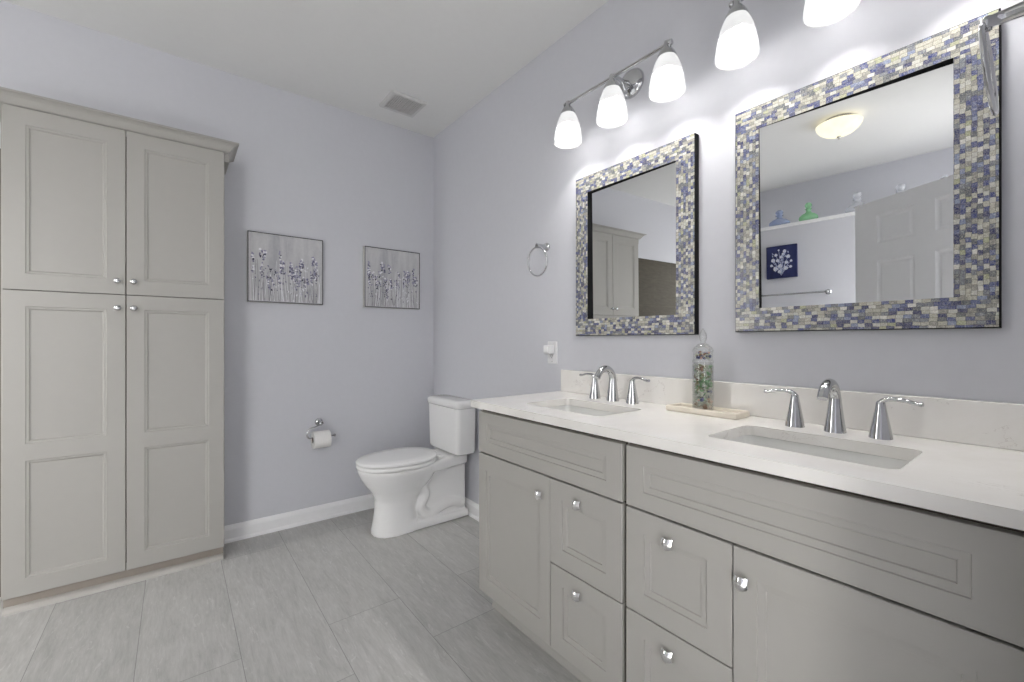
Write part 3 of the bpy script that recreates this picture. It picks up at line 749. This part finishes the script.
# ------------------------------------------------------------------ toilet
TCX, TCY = 1.2, 2.568
to = thing('toilet', 'white two-piece toilet with closed lid in the corner beside the vanity', 'toilet', (TCX, TCY, 0))
def egg(xf, xb, hw, z, n=40, p=2.0, ox=TCX):
    """egg outline, narrow end at the front (-x)"""
    out = []; xm = xf+(xb-xf)*.60
    for i in range(n):
        a = 2*PI*i/n; c, s = math.cos(a), math.sin(a)
        e = 2/p
        cx = math.copysign(abs(c)**e, c); sy = math.copysign(abs(s)**e, s)
        x = xm+(xb-xm)*cx if c > 0 else xm+(xm-xf)*cx
        out.append((x-ox, hw*sy, z))
    return out
b = bmesh.new()
loft(b, [egg(.932, 1.215, .116, 0, p=2.6), egg(.935, 1.215, .114, .02, p=2.6), egg(.945, 1.205, .107, .07, p=2.5), egg(.954, 1.205, .104, .14, p=2.4), egg(.955, 1.22, .108, .20, p=2.3),
         egg(.935, 1.26, .126, .25, p=2.1), egg(.897, 1.31, .152, .30), egg(.868, 1.34, .172, .345), egg(.853, 1.35, .182, .38), egg(.850, 1.35, .183, .402)])
# rear deck that carries the tank
def rr_at(x, hw, z0, z1, r=.02): return [(x-TCX, y, (z0+z1)/2+z) for y, z in rrect(hw, (z1-z0)/2, min(r, (z1-z0)/2*.95), 4)]
loft(b, [rr_at(1.22, .160, .350, .404), rr_at(1.32, .140, .345, .410), rr_at(1.42, .128, .350, .428), rr_at(1.535, .118, .355, .432)])
# trapway housing and foot
loft(b, [rr_at(1.20, .075, 0, .37, .03), rr_at(1.35, .078, 0, .37, .03), rr_at(1.45, .082, 0, .38, .03), rr_at(1.535, .088, 0, .38, .03)])
loft(b, [rr_at(1.10, .110, 0, .055, .012), rr_at(1.40, .112, 0, .05, .012), rr_at(1.545, .114, 0, .05, .012)])
for s in (1, -1):
    pth = smooth_path([(1.17-TCX, s*.060, .305), (1.24-TCX, s*.072, .215), (1.21-TCX, s*.074, .13), (1.27-TCX, s*.072, .075), (1.36-TCX, s*.074, .105), (1.44-TCX, s*.074, .115), (1.52-TCX, s*.070, .085)], 8)
    tube(b, pth, .033, 14)
bd = link('bowl', b, M['porc'], to, smooth=True)
md = bd.modifiers.new('remesh', 'REMESH'); md.mode = 'VOXEL'; md.voxel_size = .007; md.use_smooth_shade = True
md = bd.modifiers.new('smooth', 'SMOOTH'); md.factor = .5; md.iterations = 6
def slab(nm, xf, xb, hw, z0, z1, rim, m):
    b = bmesh.new(); g = rim
    loft(b, [egg(xf+g, xb-g, hw-g, z0, 56, 2.15), egg(xf+g*.2, xb-g*.2, hw-g*.2, z0+g*.35, 56, 2.15), egg(xf, xb, hw, (z0+z1)/2, 56, 2.15), egg(xf+g*.25, xb-g*.25, hw-g*.25, z1-g*.5, 56, 2.15), egg(xf+g*1.3, xb-g*1.3, hw-g*1.3, z1, 56, 2.15), egg(xf+.07, xb-.07, hw-.07, z1+.003, 56, 2.15)])
    return link(nm, b, m, to, smooth=True)
slab('seat', .845, 1.335, .186, .4050, .4285, .007, M['seat'])
slab('lid', .843, 1.340, .187, .4325, .4545, .008, M['seat'])
for s in (1, -1):
    b = bmesh.new(); box(b, 1.325-TCX, 1.362-TCX, s*.075-.028, s*.075+.028, .408, .432, .006, 3)
    link('hinge_cover', b, M['seat'], to, smooth=True, angle=50)
b = bmesh.new()
def rrz(x0, x1, hw, z, r): return [((x0+x1)/2-TCX+x, y, z) for x, y in rrect((x1-x0)/2, hw, r, 6)]
loft(b, [rrz(1.422, 1.548, .178, .432, .03), rrz(1.410, 1.550, .193, .440, .03), rrz(1.407, 1.551, .199, .455, .03), rrz(1.402, 1.551, .208, .7320, .032)])
tk = link('tank', b, M['porc'], to, smooth=True, angle=40)
b = bmesh.new()
loft(b, [rrz(1.401, 1.552, .209, .7340, .032), rrz(1.396, 1.553, .214, .738, .034), rrz(1.394, 1.553, .216, .762, .036), rrz(1.397, 1.552, .213, .774, .036), rrz(1.408, 1.545, .202, .7805, .035), rrz(1.43, 1.53, .175, .7825, .03)])
link('tank_lid', b, M['porc'], to, smooth=True, angle=60)

# ------------------------------------------------------------------ toilet paper holder and roll
HXc, HZc = .738, .640
th = thing('paper_holder', 'chrome toilet paper holder on the back wall beside the toilet', 'toilet paper holder', (HXc, YA-.0005, HZc))
b = bmesh.new(); lathe(b, [(.024, 0), (.024, -.006), (.021, -.010), (.012, -.014), (.0095, -.03), (.0095, -.062), (.0125, -.066), (.012, -.074), (.001, -.076)], (0, 0, 0), 24, 'y'); link('post', b, M['chrome'], th, smooth=True, angle=50)
b = bmesh.new(); RZ = -.086
pth = smooth_path([(.0, -.066, -.006), (-.030, -.068, -.016), (-.062, -.070, -.024), (-.083, -.070, -.046), (-.085, -.070, -.068), (-.074, -.070, RZ), (-.05, -.070, RZ), (.0, -.070, RZ), (.078, -.070, RZ)], 6)
tube(b, pth, .0050, 12); lathe(b, [(.0055, .076), (.009, .078), (.0095, .084), (.006, .088), (.0005, .089)], (0, -.070, RZ), 14, 'x')
link('roll_bar', b, M['chrome'], th, smooth=True, angle=60)
rl = thing('toilet_paper_roll', 'white toilet paper roll hanging on the chrome wall holder', 'toilet paper', (HXc-.002, YA-.0705, HZc-.1005))
b = bmesh.new(); lathe(b, [(.0205, -.05), (.052, -.05), (.0535, -.0485), (.0535, .0485), (.052, .05), (.0205, .05)], (0, 0, 0), 40, 'x', False, False)
for sx_ in (1,):                                                                # folded point on the front
    vs = [b.verts.new(p) for p in ((-.047, -.028, .0470), (.047, -.028, .0470), (.002, -.0525, .0170))]; b.faces.new(vs)
link('sheets', b, M['paper'], rl, smooth=True, angle=40)
b = bmesh.new(); lathe(b, [(.0205, -.0495), (.0205, .0495), (.0195, .0495), (.0195, -.0495), (.0205, -.0495)], (0, 0, 0), 28, 'x', False, False); link('cardboard_core', b, M['core'], rl, smooth=True, angle=40)

# ------------------------------------------------------------------ towel rings
def towel_ring(label, loc, out, tang):
    """out = direction away from the wall, tang = along the wall"""
    o_, t_ = Vector(out), Vector(tang); zz = Vector((0, 0, 1))
    root = thing('towel_ring', label, 'towel ring', loc, 'chrome towel rings')
    P = lambda a, bb, c: o_*a+t_*bb+zz*c
    b = bmesh.new()
    prof = [(.023, 0), (.023, .006), (.019, .010), (.013, .014), (.0115, .035), (.0105, .062), (.0120, .066), (.0115, .073), (.001, .075)]
    loft(b, [[P(h, r*math.cos(2*PI*i/24), r*math.sin(2*PI*i/24)) for i in range(24)] for r, h in prof]); link('post', b, M['chrome'], root, smooth=True, angle=50)
    lb = bmesh.new(); tube(lb, [P(.066, 0, -.004), P(.0665, 0, -.014)], .0048, 10); link('link', lb, M['chrome'], root, smooth=True, angle=50)
    b = bmesh.new(); rr = .0745
    tube(b, [P(.066+.006*math.sin(a), rr*math.cos(a), -rr-.009+rr*math.sin(a)) for a in [2*PI*i/56 for i in range(56)]], .0042, 12, True); link('ring', b, M['chrome'], root, smooth=True)
towel_ring('empty chrome towel ring on the vanity wall left of the left mirror', (XB-.0005, 1.715, 1.668), (-1, 0, 0), (0, 1, 0))
towel_ring('chrome towel ring at the right edge overlapping the right mirror frame', (1.125, YF+.0005, 1.727), (0, 1, 0), (1, 0, 0))

# ------------------------------------------------------------------ wall outlet with a plugged-in device
ol = thing('wall_outlet', 'white outlet plate on the vanity wall left of the backsplash', 'outlet', (XB-.0005, 1.668, 1.106))
b = bmesh.new(); loft(b, [[(-h, y, z) for y, z in rrect(.036-d, .0585-d, .004, 3)] for d, h in ((0, 0), (0, .003), (.002, .006))]); link('cover_plate', b, M['plastic'], ol)
b = bmesh.new(); loft(b, [[(-h, y, z) for y, z in rrect(.0165-d, .0335-d, .004, 3)] for d, h in ((0, .005), (0, .0075), (.001, .0085))]); rc = link('receptacle', b, M['plastic'], ol)
b = bmesh.new(); box(b, -.0088, -.0083, .005, .0075, -.021, -.013); box(b, -.0088, -.0083, -.0075, -.005, -.020, -.013); lathe(b, [(.0024, -.0083), (.0024, -.0088)], (0, 0, -.026), 12, 'x'); link('slot', b, M['slot'], rc)
b = bmesh.new(); lathe(b, [(.003, -.006), (.003, -.0068), (.001, -.007)], (0, 0, -.047), 12, 'x'); link('screw', b, M['chrome'], ol)
pg = thing('plug_in_night_light', 'small white boxy plug-in device in the top socket of the wall outlet', 'plug-in device', (XB-.0094, 1.668, 1.122))
b = bmesh.new(); box(b, -.040, 0, -.022, .022, -.021, .023, .005, 3); link('housing', b, M['plastic'], pg, smooth=True, angle=50)
b = bmesh.new(); box(b, -.0435, -.0395, -.016, .016, -.012, .016, .0015, 2); link('diffuser', b, M['white'], pg)

# ------------------------------------------------------------------ things on and over the partition wall, seen in the right mirror
PX = -1.70
np_ = thing('canvas_print', 'navy canvas print with a white bouquet seen in the right mirror', 'picture', (PX+.001, 1.510, 1.829))
b = bmesh.new(); box(b, 0, .028, -.132, .132, -.158, .158, .002); cv = link('canvas', b, M['navy'], np_)
b = bmesh.new(); random.seed(11)
def ystroke(pts, wd, mi, x=.0287):
    L = []
    n = len(pts)
    for i in range(n):
        a = Vector(pts[max(i-1, 0)]); c = Vector(pts[min(i+1, n-1)]); d = (c-a).normalized(); nn = Vector((-d.y, d.x))*wd; p = Vector(pts[i])
        L.append((b.verts.new((x, (p+nn).x, (p+nn).y)), b.verts.new((x, (p-nn).x, (p-nn).y))))
    for (p, q_), (r_, s_) in zip(L, L[1:]): b.faces.new((p, q_, s_, r_)).material_index = mi
def yflower(y, z, r, k):
    for i in range(6):
        a = 2*PI*i/6+k; cy, cz = y+r*.55*math.cos(a), z+r*.55*math.sin(a)
        b.faces.new([b.verts.new((.0292+.0001*i, cy+r*.5*math.cos(2*PI*j/8), cz+r*.5*math.sin(2*PI*j/8))) for j in range(8)]).material_index = 0 if i % 2 else 1
heads = [(-.03, .10, .022), (.045, .07, .020), (-.06, .045, .024), (.0, .045, .02), (.07, .02, .026), (.03, .015, .022), (-.045, -.01, .022), (.085, -.03, .018), (-.085, .0, .016),
         (.01, -.04, .026), (.05, -.065, .03), (-.04, -.065, .026), (-.08, -.055, .018), (.015, -.095, .022), (-.015, .075, .014), (.02, .115, .012)]
for y, z, r in heads:
    ystroke([(0.0, -.135), (y*.45, z*.4-.05), (y, z)], .0016, 1); yflower(y, z, r*.72, random.uniform(0, 1))
for i in range(30):
    y, z = random.uniform(-.075, .075), random.uniform(-.085, .09); a = random.uniform(0, 6.28)
    b.faces.new([b.verts.new((.0289, y+.011*math.cos(t)*math.cos(a)-.004*math.sin(t)*math.sin(a), z+.011*math.cos(t)*math.sin(a)+.004*math.sin(t)*math.cos(a))) for t in [2*PI*j/8 for j in range(8)]]).material_index = 1
link('painted_bouquet', b, [M['p_white'], M['p_blue']], cv)
tb = thing('towel_bar', 'chrome towel bar below the navy canvas print, seen in the right mirror', 'towel bar', (PX+.0005, 1.44, 1.506))
b = bmesh.new(); tube(b, [(.065, -.305, 0), (.065, 0, 0), (.065, .305, 0)], .009, 14); link('bar', b, M['chrome'], tb, smooth=True, angle=50)
for s in (1, -1):
    b = bmesh.new(); lathe(b, [(.026, 0), (.026, .008), (.016, .014), (.013, .03), (.013, .058), (.016, .062), (.016, .074), (.010, .080), (.001, .081)], (0, s*.305, 0), 20, 'x'); link('post', b, M['chrome'], tb, smooth=True, angle=50)
dec = [(.001, 0), (.045, 0), (.062, .006), (.068, .020), (.064, .036), (.046, .052), (.026, .062), (.017, .070), (.015, .082), (.024, .088), (.026, .093), (.014, .096), (.016, .102), (.025, .113), (.024, .126), (.013, .138), (.001, .141)]
def decanter(label, y, mat, s, nm):
    root = thing(nm, label, 'bottle', (-1.755, y, 2.1935), 'glass decanters on the ledge')
    b = bmesh.new(); lathe(b, [(r*s[0], z*s[1]) for r, z in dec[:12]], (0, 0, 0), 24, cap1=True); link('bottle_body', b, mat, root, smooth=True)
    b = bmesh.new(); lathe(b, [(r*s[0], z*s[1]+.0005) for r, z in dec[11:]], (0, 0, 0), 20); link('stopper', b, mat, root, smooth=True)
decanter('blue glass decanter on the ledge, leftmost in the right mirror', 1.545, M['blueg'], (1.35, 1.12), 'decanter')
decanter('green glass decanter on the ledge, beside the blue one in the mirror', 1.300, M['greeng'], (1.15, 1.25), 'decanter')
decanter('clear glass decanter on the ledge, right of the green one in the mirror', .930, M['whiteg'], (1.3, 1.28), 'decanter')
decanter('clear glass decanter on the ledge, seen above the middle of the white door', .640, M['whiteg'], (1.25, 1.25), 'decanter')
decanter('dark-topped glass decanter on the ledge, rightmost in the mirror', .378, M['whiteg'], (1.1, 1.22), 'decanter')
